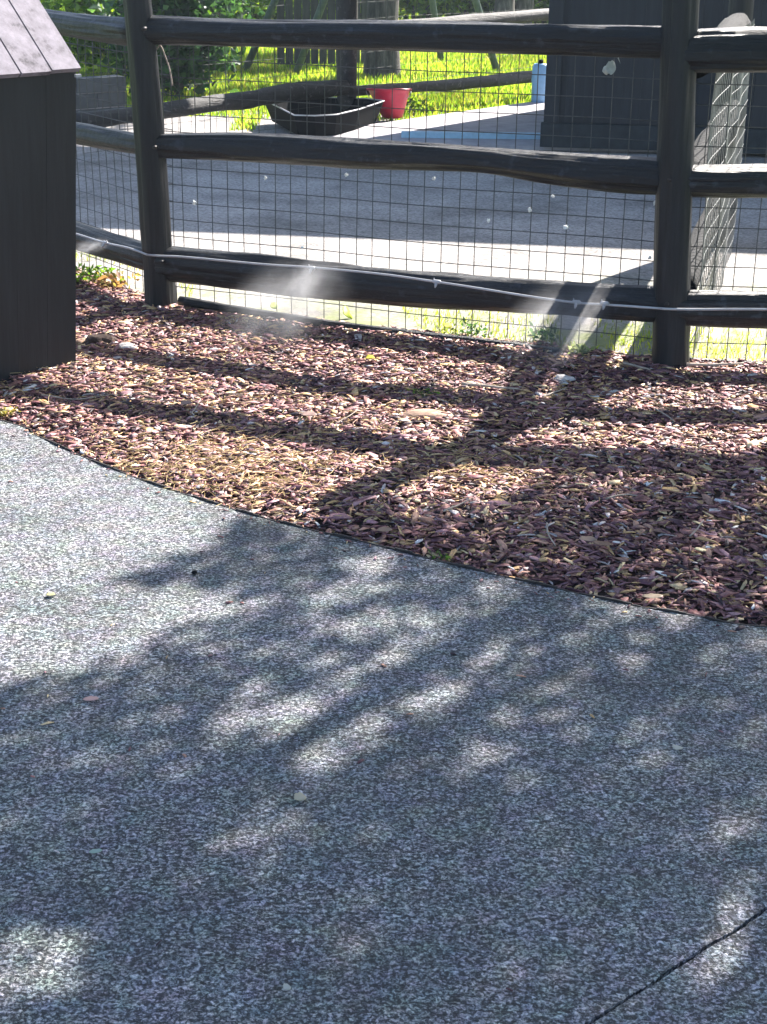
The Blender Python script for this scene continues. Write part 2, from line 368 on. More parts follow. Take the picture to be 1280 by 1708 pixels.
# ------------------------------------------------------------------ bark chips
PAL = np.array([(.19, .08, .085), (.28, .125, .115), (.40, .22, .16), (.56, .36, .17), (.66, .49, .28), (.11, .045, .06), (.32, .17, .195), (.68, .60, .58), (.045, .026, .034), (.42, .23, .23)])
PW = np.array([.18, .17, .13, .10, .06, .12, .08, .035, .08, .045]); PW = PW/PW.sum()
def chips(name, n, dist, smin, smax, seed):
    rng = np.random.RandomState(seed)
    base = np.array([(-1, -.25, 0), (-.3, -.5, .12), (.75, -.45, .02), (1.15, .12, -.1), (.3, .5, .14), (-.8, .45, .03)], float)
    V = np.zeros((n, 12, 3)); C = np.zeros((n, 12, 3))
    P = np.array([dist(rng) for _ in range(n)])
    L = rng.uniform(smin, smax, n); L[rng.rand(n) < .04] *= 1.7; W_ = L*rng.uniform(.11, .40, n); T = rng.uniform(.0005, .0016, n)
    yaw = rng.uniform(0, 2*np.pi, n); tx = rng.normal(0, .27, n); ty = rng.normal(0, .14, n)
    for s in range(2):
        q = base[None]*np.stack([L/2, W_, L/2], 1)[:, None, :]*(1+rng.uniform(-.3, .3, (n, 6, 3)))
        q[:, :, 2] += (T*(1 if s else -1))[:, None]
        V[:, s*6:(s+1)*6] = q if s == 0 else V[:, :6]+np.stack([0*T, 0*T, 2*T], 1)[:, None, :]
    def rot(V, a, i, j):
        c, s = np.cos(a)[:, None], np.sin(a)[:, None]; A = V[:, :, i]*c - V[:, :, j]*s; B = V[:, :, i]*s + V[:, :, j]*c; V[:, :, i] = A; V[:, :, j] = B
    rot(V, tx, 1, 2); rot(V, ty, 0, 2); rot(V, yaw, 0, 1)
    V += P[:, None, :]
    ci = rng.choice(len(PAL), n, p=PW); col = np.minimum(.8, PAL[ci]*rng.uniform(.7, 1.4, (n, 1))); C[:] = col[:, None]
    F = []
    tri = []
    for k in range(1, 5): tri += [(6, 6+k, 6+k+1), (0, k+1, k)]
    for k in range(6):
        k2 = (k+1) % 6; tri += [(k, k2, 6+k2), (k, 6+k2, 6+k)]
    tri = np.array(tri); F = (tri[None]+(np.arange(n)*12)[:, None, None]).reshape(-1, 3)
    return obj(name, mesh(name, V.reshape(-1, 3), F, M['chip'], False, C.reshape(-1, 3)), kind='stuff')
def dist_bed(rng):
    while True:
        x = rng.uniform(-2.1, 1.75); y0 = edge_y(x); y1 = fence_y(x)+.07; y = rng.uniform(3.2, 8)
        if y0+.012 < y < y1:
            return (x, y, mulch_z(x, y) + rng.uniform(0, .018)*min(1, (y-y0)/.06+.25))
chips('bark_mulch', 50000, dist_bed, .014, .050, 3)
def dist_fine(rng):
    x, y, z = dist_bed(rng); return (x, y, z+rng.uniform(-.004, .006))
o = chips('bark_crumbs', 12000, dist_fine, .005, .015, 5)

def needles(name, n, box, seed):
    rng = np.random.RandomState(seed); V = []; F = []; C = []
    k = 0
    while k < n:
        x = rng.normal(box[0], box[2]); y = rng.normal(box[1], box[3]); P = G(x, y)
        if P.y < edge_y(P.x)+.01 or P.y > fence_y(P.x): continue
        z = mulch_z(P.x, P.y)+rng.uniform(.012, .03); a = rng.uniform(0, 2*np.pi); L = rng.uniform(.025, .07); d = np.array([math.cos(a), math.sin(a), rng.normal(0, .1)]); w_ = np.array([-math.sin(a), math.cos(a), 0])*.0008
        p = np.array([P.x, P.y, z]); b = len(V); q = p+d*L*.5+w_*rng.uniform(-4, 4)
        V += [p-w_, p+w_, p+[0, 0, .0012], q-w_, q+w_, q+[0, 0, .0012], p+d*L]
        F += [[b, b+1, b+4], [b, b+4, b+3], [b+1, b+2, b+5], [b+1, b+5, b+4], [b+2, b, b+3], [b+2, b+3, b+5], [b+3, b+4, b+6], [b+4, b+5, b+6], [b+5, b+3, b+6]]
        c = np.array([(.55, .38, .16), (.45, .28, .14), (.62, .48, .22)][rng.randint(3)]); C += [c]*7; k += 1
    return obj(name, mesh(name, np.array(V), np.array(F), M['chip'], False, np.array(C)), kind='stuff')
needles('dry_needles', 900, (350, 790, 150, 34), 4); needles('dry_needles', 900, (560, 720, 330, 70), 6); needles('dry_needles', 260, (800, 790, 90, 24), 8); needles('dry_needles', 300, (160, 620, 120, 30), 12)  # straw needles; the wider clusters are added to turn sunlit bark warm gold
def dist_path(rng):
    while True:
        x = rng.uniform(-1.6, 1.4); y = edge_y(x) - abs(rng.normal(0, .05)) if rng.rand() < .45 else rng.uniform(2.0, 5.2)
        if y < edge_y(x)-.004: return (x, y, .0025)
chips('stray_bark_bits', 170, dist_path, .006, .020, 9)

# ------------------------------------------------------------------ log fence, nearest the path
def ang(d): return math.atan2(d.y, d.x)
M['railm'] = rail_mat('log_rail_main', ang(MAIN.d), (.004, .0052, .0075), (.019, .021, .026))
M['raill'] = rail_mat('log_rail_left', ang(LEFTD), (.004, .0052, .0075), (.019, .021, .026))
M['railr'] = rail_mat('log_rail_right', ang(RIGHTD), (.004, .0056, .0085), (.020, .024, .030))
M['railc'] = rail_mat('log_rail_cross', ang(CROSSD), (.003, .0035, .005), (.010, .011, .013), .92)
fence = thing('log_rail_fence', 'dark log rail fence backed with square wire across the rear of the bark bed', 'fence', (PL.x, PL.y, 0))
def post(B, keys, parent, seed, ztop=1.5):
    """keys: (x px, y px, half width px) up the post"""
    pts, rr = [], []
    for x, y, r in resample(keys, 34):
        P = AT(x, y, B.y); pts.append(P); rr.append(r*(P-EYE).dot(fw)/F_PX)
    d = (pts[0]-pts[-1]).normalized()
    up_ = pts[0] if pts[0].z > pts[-1].z else pts[-1]
    pts = sorted(zip(pts, rr), key=lambda q: q[0].z); rr = [q[1] for q in pts]; pts = [q[0] for q in pts]
    dd = (pts[-1]-pts[-4]).normalized(); top = pts[-1] + dd*((ztop-pts[-1].z)/dd.z)
    pts = [pts[0]-Vector((0, 0, .12))] + pts + [top, top+Vector((0, 0, .02))]; rr = [rr[0]*1.03] + rr + [rr[-1], rr[-1]*.7]
    full = []; fr = []
    for i in range(len(pts)-1):
        for k in range(3): full.append(pts[i].lerp(pts[i+1], k/3)); fr.append(rr[i]+(rr[i+1]-rr[i])*k/3)
    full.append(pts[-1]); fr.append(rr[-1])
    mb = MB(); mb.tube(full, fr, 48, .09, seed, split=.16); return mb.build('post', M['post'], parent, True)
post(PL, [(269, 512, 25), (262, 400, 25), (252, 250, 25), (241, 120, 24), (229, 5, 23)], fence, 1)
post(PR, [(1119, 612, 31), (1122, 450, 30), (1127, 280, 30), (1132, 120, 30), (1136, 0, 31)], fence, 2, 1.62)
def rail(plane, keys, m, parent, seed, e0=.05, e1=.05, n=110, flat=1.0, off=0):
    pts, rr = [], []
    for x, y, r in resample(keys, n):
        P = plane.hit(x, y, off); pts.append(P); rr.append(r*(P-EYE).dot(fw)/F_PX)
    a = (pts[0]-pts[1]).normalized(); b = (pts[-1]-pts[-2]).normalized()
    pts = [pts[0]+a*(e0+.03), pts[0]+a*e0] + pts + [pts[-1]+b*e1, pts[-1]+b*(e1+.03)]
    rr = [rr[0]*.75, rr[0]*.97] + rr + [rr[-1]*.97, rr[-1]*.75]
    mb = MB(); mb.tube(pts, rr, 56, .13, seed, flat=flat, split=.24); return mb.build('rail', m, parent, True)
rail(MAIN, [(262, 51, 23), (400, 55, 22), (540, 57, 23), (700, 60, 24), (830, 63, 25), (1000, 67, 26), (1098, 69, 26)], M['railm'], fence, 3)
rail(MAIN, [(266, 243, 20), (400, 246, 23.5), (600, 257, 24), (800, 267, 22.5), (930, 282, 26), (1050, 292, 29), (1094, 295, 29)], M['railm'], fence, 4)
rail(MAIN, [(290, 440, 28), (440, 457, 29), (641, 478, 29), (900, 495, 28.5), (1088, 507, 29)], M['railm'], fence, 5)
rail(LEFT, [(212, 52, 21), (150, 45, 21), (90, 37, 20), (20, 28, 19)], M['raill'], fence, 6)
rail(LEFT, [(232, 240, 18), (180, 231, 19), (127, 221, 18), (60, 210, 17)], M['raill'], fence, 7)
rail(LEFT, [(245, 429, 22), (190, 413, 23), (127, 393, 22), (60, 376, 20)], M['raill'], fence, 8)
rail(RIGHT, [(1162, 87, 34), (1220, 86, 35), (1290, 85, 35), (1500, 84, 34)], M['railr'], fence, 9)
rail(RIGHT, [(1155, 301, 26), (1220, 302, 27), (1290, 302, 27), (1500, 306, 27)], M['railr'], fence, 10)
rail(RIGHT, [(1150, 513, 30), (1220, 515, 31), (1290, 517, 31), (1500, 522, 31)], M['railr'], fence, 11)
def bolt(plane, x, y, off):
    P = plane.hit(x, y, off); mb = MB(); mb.tube([P-plane.n*.02, P+plane.n*.004, P+plane.n*.006], [.008, .008, .005], 8); mb.build('bolt', M['steel'], fence, True)
for x, y in ((240, 48), (258, 246), (270, 437), (1126, 66), (1117, 300), (1112, 508)): bolt(MAIN, x, y, .088)
# square wire panels, stapled on the pen side
def wire_panel(A, B, off_dir, zt, parent, cell=.0765, rad=.0019, seed=0, zb=-.01, wob=.013, name='wire_mesh', m='wire'):
    rng = random.Random(seed); d = (B-A); L = d.length; d = d/L; mb = MB()
    def pt(s, z):
        return A + d*s + off_dir*(.085 + wob*noise.noise(Vector((s*1.7, z*1.7, seed)))) + Vector((0, 0, z + .01*noise.noise(Vector((s*1.2, z*.6, seed+5)))))
    nz_ = int((zt-zb)/cell)
    for i in range(int(L/cell)+1):
        s = i*cell + rng.uniform(-.0035, .0035); mb.tube([pt(s, zb+(zt-zb)*k/6) for k in range(7)], rad, 4, cap=False)
    for j in range(nz_+1):
        z = zb + j*cell; n = max(4, int(L/.15)); mb.tube([pt(L*k/n, z) for k in range(n+1)], rad, 4, cap=False)
    return mb.build(name, M[m], parent)
wire_panel(PL, PR, -MAIN.n, 1.17, fence, seed=1)
wire_panel(PL, PL+LEFTD*2.4, -LEFT.n, 1.17, fence, seed=2)
wire_panel(PR, PR+RIGHTD*2.2, -RIGHT.n, 1.17, fence, seed=3)
# loose wire end hanging by the left post
mb = MB(); q = [MAIN.hit(x, y, -.02) for x, y in ((262, 82), (268, 76), (276, 95), (283, 115), (288, 143))]
mb.tube(resample([tuple(p) for p in q], 14), .0035, 6); mb.build('wire_end', M['stick'], fence, True)

# misting line clipped to the bottom rails
mist = thing('misting_line', 'thin pale misting hose with small nozzles clipped along the bottom rails of the log fence', 'hose', tuple(PL))
def hose(plane, keys, off):
    mb = MB(); mb.tube([plane.hit(x, y, off) for x, y in resample(keys, 50)], .0048, 8); return mb.build('hose', M['hose'], mist, True)
hose(LEFT, [(60, 372), (127, 390), (176, 405), (216, 414), (246, 425)], .098)
hose(MAIN, [(246, 425), (270, 427), (311, 429), (440, 441), (519, 446), (634, 457), (727, 470), (799, 481), (880, 494), (962, 505), (1008, 508), (1109, 515)], .098)
hose(RIGHT, [(1105, 515), (1152, 516), (1280, 516), (1450, 520)], .112)
def nozzle(plane, x, y, off=.1):
    P = plane.hit(x, y, off); mb = MB(); d = plane.d
    mb.tube([P-d*.017, P-d*.012, P+d*.012, P+d*.017], [.0055, .0085, .0085, .0055], 8); mb.tube([P, P+Vector((0, 0, -.012))+plane.n*.012, P+Vector((0, 0, -.02))+plane.n*.02], [.006, .006, .003], 8)
    mb.tube([P-d*.013+Vector((0, 0, .014)), P-d*.013], .0025, 5)
    mb.build('nozzle', M['hose'], mist, True); return P
N1 = nozzle(LEFT, 176, 405); N2 = nozzle(MAIN, 520, 447); N3 = nozzle(MAIN, 729, 470); N4 = nozzle(MAIN, 962, 504); N5 = nozzle(MAIN, 1009, 506)

# ------------------------------------------------------------------ cross fence leading back into the pen
cf = thing('cross_fence', 'log rail and wire cross fence leading away from the thick right post into the pen', 'fence', tuple(PR + CROSSD*.1))
for z, r0, r1, sd2, dz in ((1.14, .06, .06, 21, .0), (.70, .06, .055, 22, .02), (.27, .062, .055, 23, .0)):
    A = PR + CROSSD*.09 + Vector((0, 0, z)); B = PC + Vector((0, 0, z+dz)); mb = MB()
    mb.tube([A.lerp(B, k/16)+Vector((.012*noise.noise(Vector((k*.4, z, 1))), 0, .012*noise.noise(Vector((k*.4, z, 4))))) for k in range(17)], [r0+(r1-r0)*k/16 for k in range(17)], 16, .16, sd2); mb.build('rail', M['railc'], cf, True)
mb = MB(); mb.tube([PC+Vector((0, 0, -.1+1.45*k/14)) for k in range(15)], .065, 16, .1, 31); mb.build('post', M['post'], cf, True)
CN = Vector((CROSSD.y, -CROSSD.x, 0))
wire_panel(PR+CROSSD*.08, PC, CN*.9, 1.17, cf, cell=.0765, rad=.0021, seed=7, wob=.025, m='glintwire')

# ------------------------------------------------------------------ timber kick board along the wire
mb = MB()
kb = [(300, 499), (420, 519), (560, 540), (700, 558), (840, 574), (935, 586)]
mb.tube([MAIN.hit(x, y+2, .02) for x, y in resample(kb, 24)], [.020+.004*noise.noise(Vector((i*.5, 0, 0))) for i in range(24)], 8, .2, 3)
tag(mb.build('ground_timber', M['railm'], smooth=True), 'narrow dark timber lying at the foot of the wire mesh behind the bark chips', 'timber')
mb = MB(); mb.tube([RIGHT.hit(x, y, -.06) for x, y in resample([(1150, 601), (1200, 604), (1280, 608), (1400, 612)], 14)], .012, 8, .2, 8)
tag(mb.build('ground_timber', M['railm'], smooth=True), 'narrow dark timber at the foot of the wire to the right of the thick post', 'timber')

# ------------------------------------------------------------------ black bin house with plank roof, left
BC = G(127, 609); BD = (G(127, 609) - G(0, 640)); BD.z = 0; BD.normalize(); BI = Vector((-BD.y, BD.x, 0))
if BI.x > 0: BI = -BI
binh = thing('bin_house', 'black wooden box with pale planked sloping lid standing on the bark at the left edge', 'box', tuple(BC))
HB = 1.10
lean = (AT(127, 110, BC.y) - AT(127, 609, BC.y)); lean = Vector((lean.x, 0, 0))   # it leans a little to the left
lz = lambda z: Vector((lean.x*z/HB, 0, z))
nb = 7; bw = .135
for i in range(nb):
    a, b = i*bw+.0006, (i+1)*bw-.0002; mb = MB(); kk = 0
    q = [BC - BD*a, BC - BD*b]; k = 0
    for z in (-.05, HB):
        for s in q:
            for t_ in (0, .022): mb.v.append(s + lz(z) + BI*t_ + BI*(.0004*(i % 2)))
    mb.f = [[0, 4, 6, 2], [1, 3, 7, 5], [0, 2, 3, 1], [4, 5, 7, 6], [0, 1, 5, 4], [2, 6, 7, 3]]
    mb.build('front_board', M['boxwood'], binh)
def wallq(A, B, z0, z1, th, name, z1b=None):
    n_ = (B-A).normalized(); n_ = Vector((-n_.y, n_.x, 0)); mb = MB(); z1b = z1 if z1b is None else z1b
    for P, zt in ((A, z1), (B, z1b)):
        for o_ in (0, th):
            for z in (z0, zt): mb.v.append(P + n_*o_ + lz(z))
    mb.f = [[0, 1, 5, 4], [2, 6, 7, 3], [0, 4, 6, 2], [1, 3, 7, 5], [0, 2, 3, 1], [4, 5, 7, 6]]; return mb.build(name, M['boxwood'], binh)
DEP = .62; RISE = .40
cR = BC - BD*.004; cL = BC - BD*(nb*bw-.004)
wallq(cR+BI*.024, cR+BI*DEP, -.05, HB, .02, 'side_panel', HB+RISE*.95); wallq(cL+BI*DEP, cL+BI*.024, -.05, HB+RISE*.95, .02, 'side_panel', HB)
wallq(cR+BI*DEP, cL+BI*DEP, -.05, HB+RISE*.95, .02, 'back_panel')
# roof planks run up the slope; find the slope that sends the rake edge through the top of the frame
def rake(th, s=.2): return BC + lz(HB+.012) + (BI*math.cos(th) + Vector((0, 0, math.sin(th))))*s
def pj(P):
    q = P-EYE; d = q.dot(fw); return (640+F_PX*q.dot(rt)/d, 854-F_PX*q.dot(up)/d)
best = min((abs((lambda p, q: (q[0]-p[0])/(q[1]-p[1]) - (60-127)/(0-108))(pj(rake(t/200, 0)), pj(rake(t/200)))), t/200) for t in range(10, 260)); RTH = best[1]
RU = BI*math.cos(RTH) + Vector((0, 0, math.sin(RTH))); RN = BD.cross(RU); RN = RN if RN.z > 0 else -RN
for i in range(nb):
    a, b = i*bw-.004+.0035, (i+1)*bw-.004-.0035; o_ = BC + lz(HB+.004)
    c = o_ - BD*((a+b)/2) + RU*.34 + RN*(.011+random.uniform(0, .002)); mb = MB()
    mb.box(c, BD*((b-a)/2), RU*(.36+random.uniform(-.004, .004)), RN*.010); mb.build('roof_plank', M['roofwood'], binh)
mb = MB(); c0 = BC + lz(HB-.005) - BD*(nb*bw/2) + RU*.34 - RN*.004; mb.box(c0, BD*(nb*bw/2), RU*.33, RN*.004); mb.build('roof_deck', M['boxwood'], binh)
mb = MB(); c0 = BC + lz(HB-.022) + BD*.003 - BI*.006; mb.box(c0, BD*.012, BI*.006, Vector((0, 0, .005))); mb.build('pale_tab', M['hose'], binh)  # small pale block at the eave corner

# ------------------------------------------------------------------ barn behind the pen, its unseen roof shaped to shade the ground
BX = AT(919, 60, 12.3).x; BY = 12.3; BBACK = 15.1; BH = 3.15
barn = thing('barn', 'dark blue grey board barn standing at the upper right behind the pen fence', 'barn', (BX, BY, 0))
def bbox(name, x0, x1, y0, y1, z0, z1, m, par=barn):
    mb = MB(); mb.box(Vector(((x0+x1)/2, (y0+y1)/2, (z0+z1)/2)), Vector(((x1-x0)/2, 0, 0)), Vector((0, (y1-y0)/2, 0)), Vector((0, 0, (z1-z0)/2))); return mb.build(name, m, par)
x = BX; i = 0
while x < BX+5:
    wd = .14; bbox('wall_board', x+.001, x+wd-.001, BY-.002*(i % 2), BY+.02, .20, BH, M['barn']); x += wd; i += 1
bbox('wall', BX+.01, BX+6, BY+.024, BBACK, .02, BH, M['barn'])
bbox('plinth', BX-.04, BX+6, BY-.09, BY+.02, .02, .197, M['barnbase'])
bbox('corner_trim', BX-.022, BX+.09, BY-.035, BY-.009, .2, BH, M['barn'])
for k in range(2): bbox('door_trim', BX+2.02+k*.5, BX+2.12+k*.5, BY-.05, BY-.009, .2, 2.2, M['slat'] if 0 else M['barnbase'])
mb = MB(); mb.box(Vector((BX+3-.95, (12.05+BBACK+.1)/2, BH+.06)), Vector((4.0, 0, 0)), Vector((0, (BBACK+.1-12.05)/2, 0)), Vector((0, 0, .055))); mb.build('roof', M['barn'], barn)  # unseen roof, stretched to the left so its shade covers the pen
barn.rotation_euler = (0, 0, math.radians(-7.5))
# pale blue raised strip along the slab front
mb = MB(); A = G(672, 233); B = G(915, 236); mb.box((A+B)/2+Vector((0, 0, .035)), (B-A)/2*1.02, Vector((0, .035, 0)), Vector((0, 0, .03)))
tag(mb.build('blue_kerb', M['paleblue']), 'pale blue raised kerb at the front of the concrete slab beside the barn', 'kerb')

# ------------------------------------------------------------------ low rear fence
rA, rB = G(578, 201), G(850, 166); REAR = Plane(rA, rB)
rf = thing('rear_log_fence', 'low two rail log fence between the concrete slab and the sunlit grass', 'fence', tuple(rA))
def rpost(x, y, hw, ztop, seed):
    P = REAR.hit(x, y); P.z = 0; r = hw*(P-EYE).dot(fw)/F_PX; mb = MB()
    mb.tube([P+Vector((0, 0, -.1+(ztop+.1)*k/12)) for k in range(13)], r, 14, .12, seed); mb.build('post', M['backlog'], rf, True)
rpost(578, 201, 17, 1.5, 41); rpost(20, 270, 18, 1.3, 42); rpost(1150, 130, 14, 1.2, 43)
def rrail(keys, seed, m='backlog'):
    pts, rr = [], []
    for x, y, r in resample(keys, 26):
        P = REAR.hit(x, y, .03); pts.append(P); rr.append(r*(P-EYE).dot(fw)/F_PX)
    mb = MB(); mb.tube(pts, rr, 12, .28, seed); mb.build('rail', M[m], rf, True)
rrail([(120, 205, 15), (290, 182, 14), (400, 168, 15), (500, 153, 14), (575, 146, 12)], 51)
rrail([(575, 152, 9), (640, 149, 8), (760, 141, 9), (850, 132, 10), (960, 124, 9)], 52)
rrail([(575, 44, 9), (660, 42, 9), (800, 34, 10), (900, 25, 9), (1010, 18, 9)], 53)
wire_panel(REAR.hit(200, 150)*1, REAR.hit(950, 150)*1, Vector((0, 0, 0)), 1.1, rf, cell=.15, rad=.0022, seed=9, zb=0, m='oldwire') if 0 else None
PA = REAR.hit(560, 150); PA.z = 0; PB = REAR.hit(130, 150); PB.z = 0
wire_panel(PB, PA, Vector((0, .8, 0)), 1.3, rf, cell=.14, rad=.0014, seed=9, zb=0, m='oldwire')
PB2 = REAR.hit(930, 150); PB2.z = 0
wire_panel(PA, PB2, Vector((0, .8, 0)), 1.3, rf, cell=.14, rad=.0014, seed=10, zb=0, m='oldwire')

# ------------------------------------------------------------------ tub, bucket, blue jug
HT = .19; rim_px = [(440, 167), (462, 178), (491, 193), (525, 194), (562, 192), (600, 183), (641, 169), (610, 165), (540, 163), (480, 163)]
rim = [G(x, y, HT) for x, y in rim_px]; cen = sum(rim, Vector())/len(rim); base = Vector((cen.x+.02, cen.y, .022))
tub = thing('stock_tub', 'low black rubber stock tub with rim tinted pale as if sunlit on the slab beside the red bucket', 'tub', tuple(base))
n = len(rim); vv = []; ff = []
def ring(k, z): return [Vector((cen.x+(p.x-cen.x)*k+.02*(1-k), cen.y+(p.y-cen.y)*k, z)) for p in rim]
rings = [ring(.86, .022), ring(.99, HT-.01), ring(1.0, HT), ring(.97, HT), ring(.84, .04)]
for r_ in rings: vv += r_
for k in range(4):
    for j in range(n): ff.append([k*n+j, k*n+(j+1) % n, (k+1)*n+(j+1) % n, (k+1)*n+j])
ff.append([4*n+j for j in range(n)]); ff.append([j for j in range(n)])
obj('tub_wall', mesh('tub_wall', [p-tub.location for p in vv], ff, M['tub']), tub)
mb = MB(); rr = ring(1.0, HT+.004); mb.tube(rr+[rr[0]], .006, 6, cap=False); mb.build('rim', M['tubrim'], tub, True)
mb = MB(); P = G(582, 222); P.z = .02; mb.tube([P+Vector((0, 0, 0)), P+Vector((.004, 0, .07))], .014, 8); mb.build('tub_leg', M['tubrim'], tub, True)  # short pale leg of the tub

bp = G(655, 196, .02); bk = thing('red_bucket', 'red flared plastic bucket standing behind the black tub', 'bucket', tuple(bp))
s_ = (bp-EYE).dot(fw)/F_PX; prof = [(0, 16), (.4, 17), (20, 25), (37, 32), (43, 34), (43.6, 37.5), (47, 37.5), (47, 34), (44, 32.5), (20, 22), (3, 15), (3, 0)]
vv = []; ff = []; K = 28
for z, r in prof:
    for j in range(K):
        a = 2*math.pi*j/K; sh = -7*z/47
        vv.append(Vector((r*math.cos(a)+sh, r*math.sin(a), z - r*math.sin(a)*.06*(z/47)*1.5))*s_)
for k in range(len(prof)-1):
    for j in range(K): ff.append([k*K+j, k*K+(j+1) % K, (k+1)*K+(j+1) % K, (k+1)*K+j])
ff.append([j for j in range(K)])
obj('bucket_wall', mesh('bucket_wall', vv, ff, M['red'], True), bk)
mb = MB(); q = []
for k in range(13):
    a = math.pi*k/12; q.append(bp + Vector((math.cos(a)*37*s_ - 7*s_, -.05*math.sin(a)-.02, 43*s_ - .10*math.sin(a)*1.0)))
mb.tube(q, .004, 6); mb.build('handle', M['tubrim'], bk, True)

jp = G(899, 170, .02); jug = thing('blue_jug', 'pale blue plastic container standing against the left corner of the dark barn', 'container', tuple(jp))
s_ = (jp-EYE).dot(fw)/F_PX; vv = []; ff = []; K = 12
for z, r in ((0, 12), (3, 13), (30, 13), (34, 14), (56, 13), (61, 11), (62, 5)):
    for j in range(K):
        a = 2*math.pi*(j+.5)/K; c_, d_ = math.cos(a), math.sin(a); m_ = max(abs(c_), abs(d_))**.5
        vv.append(Vector((r*c_/m_, r*d_/m_, z))*s_)
for k in range(6):
    for j in range(K): ff.append([k*K+j, k*K+(j+1) % K, (k+1)*K+(j+1) % K, (k+1)*K+j])
ff.append([6*K+j for j in range(K)]); obj('jug_body', mesh('jug_body', vv, ff, M['blue'], True), jug)
mb = MB(); mb.tube([jp+Vector((0, 0, 62*s_)), jp+Vector((0, 0, 68*s_))], 4.4*s_, 10); mb.build('cap', M['tub'], jug, True)

# ------------------------------------------------------------------ far structures
fr = thing('play_frame', 'green grey metal frame with four splayed legs standing on the sunlit grass', 'frame', tuple(G(620, 110)))
def leg(x0, y0, x1, y1, seed):
    A = G(x0, y0); B = AT(x1, y1, A.y); d = (B-A).normalized(); mb = MB(); T = A + d*(2.9/d.z); mb.tube([A-d*.05, T], .042, 8); mb.build('leg', M['greypaint'], fr, True); return T
T = [leg(410, 116, 456, 8, 0), leg(494, 122, 541, 0, 0), leg(829, 118, 795, 5, 0), leg(736, 100, 722, 5, 0)]
mb = MB(); mb.tube([T[0], T[3]], .04, 8); mb.build('top_bar', M['greypaint'], fr, True); mb = MB(); mb.tube([T[1], T[2]], .04, 8); mb.build('top_bar', M['greypaint'], fr, True)

pk = thing('slat_fence', 'grey upright slat fence behind the grass, left of the rear fence post', 'fence', tuple(G(520, 112)))
A, B = G(462, 110), G(612, 108); d = (B-A); L = d.length; d.normalize(); k = 0; s = 0
while s < L:
    wd = .105; P = A + d*(s+wd/2); mb = MB(); mb.box(P+Vector((0, 0, .72)), d*(wd/2-.008), Vector((-d.y, d.x, 0))*.01, Vector((0, 0, .70+random.uniform(-.01, .01)))); mb.build('slat', M['slat'], pk); s += wd
for z in (.3, 1.1):
    mb = MB(); mb.box((A+B)/2+Vector((0, .035, z)), d*(L/2), Vector((0, .02, 0)), Vector((0, 0, .04))); mb.build('cross_rail', M['slat'], pk)
# low block wall at the far left
lw = thing('block_wall', 'low grey block wall at the left of the pen, seen through the wire', 'wall', tuple(G(160, 206)))
A = G(60, 214); B = G(213, 202); d = (B-A); L = d.length; d.normalize(); nrm = Vector((-d.y, d.x, 0)); hB = .125
for row in range(3):
    s = -.2*(row % 2); 
    while s < L:
        a = max(s, 0)+.004; b = min(s+.4, L)-.004
        if b-a > .05:
            mb = MB(); mb.box(A+d*((a+b)/2)+nrm*(.09+random.uniform(-.004, .004))+Vector((0, 0, hB*(row+.5))), d*((b-a)/2), nrm*.09, Vector((0, 0, hB/2-.004)), .002); mb.build('block', M['block'], lw)
        s += .4
mb = MB(); mb.box(A+d*L/2+nrm*.09+Vector((0, 0, .185)), d*(L/2-.01), nrm*.078, Vector((0, 0, .18))); mb.build('mortar', M['concrete'], lw)

# ------------------------------------------------------------------ vegetation
def leaves(pts, size, pal, rng, stretch=1.6, droop=.0, fold=.25):
    """pts: N x 3; returns verts, quads, colours for folded leaves (two quads each)"""
    n = len(pts); L = rng.uniform(.7, 1.3, n)*size; W_ = L/stretch
    u = rng.normal(0, 1, (n, 3)); u[:, 2] = u[:, 2]*.6 - droop; u /= np.linalg.norm(u, axis=1)[:, None]
    r = rng.normal(0, 1, (n, 3)); w_ = np.cross(u, r); w_ /= np.linalg.norm(w_, axis=1)[:, None]; k = np.cross(u, w_)
    a = pts; b = pts + u*L[:, None]; m1 = pts + u*(L*.45)[:, None]
    l = m1 + w_*(W_/2)[:, None] + k*(W_*fold)[:, None]; q = m1 - w_*(W_/2)[:, None] + k*(W_*fold)[:, None]
    V = np.stack([a, l, b, q], 1).reshape(-1, 3)
    F = (np.array([[0, 1, 2], [0, 2, 3]])[None] + (np.arange(n)*4)[:, None, None]).reshape(-1, 3)
    pal = np.array(pal); c = pal[rng.randint(0, len(pal), n)]*rng.uniform(.7, 1.3, (n, 1)); return V, F, np.repeat(c, 4, 0)
GREENS = [(.06, .13, .02), (.09, .19, .03), (.05, .10, .025), (.13, .24, .035), (.04, .08, .03)]
LIME = [(.16, .28, .03), (.22, .34, .04), (.10, .2, .03), (.06, .13, .02)]
COOL = [(.035, .09, .05), (.05, .12, .06), (.03, .07, .04), (.07, .15, .06)]
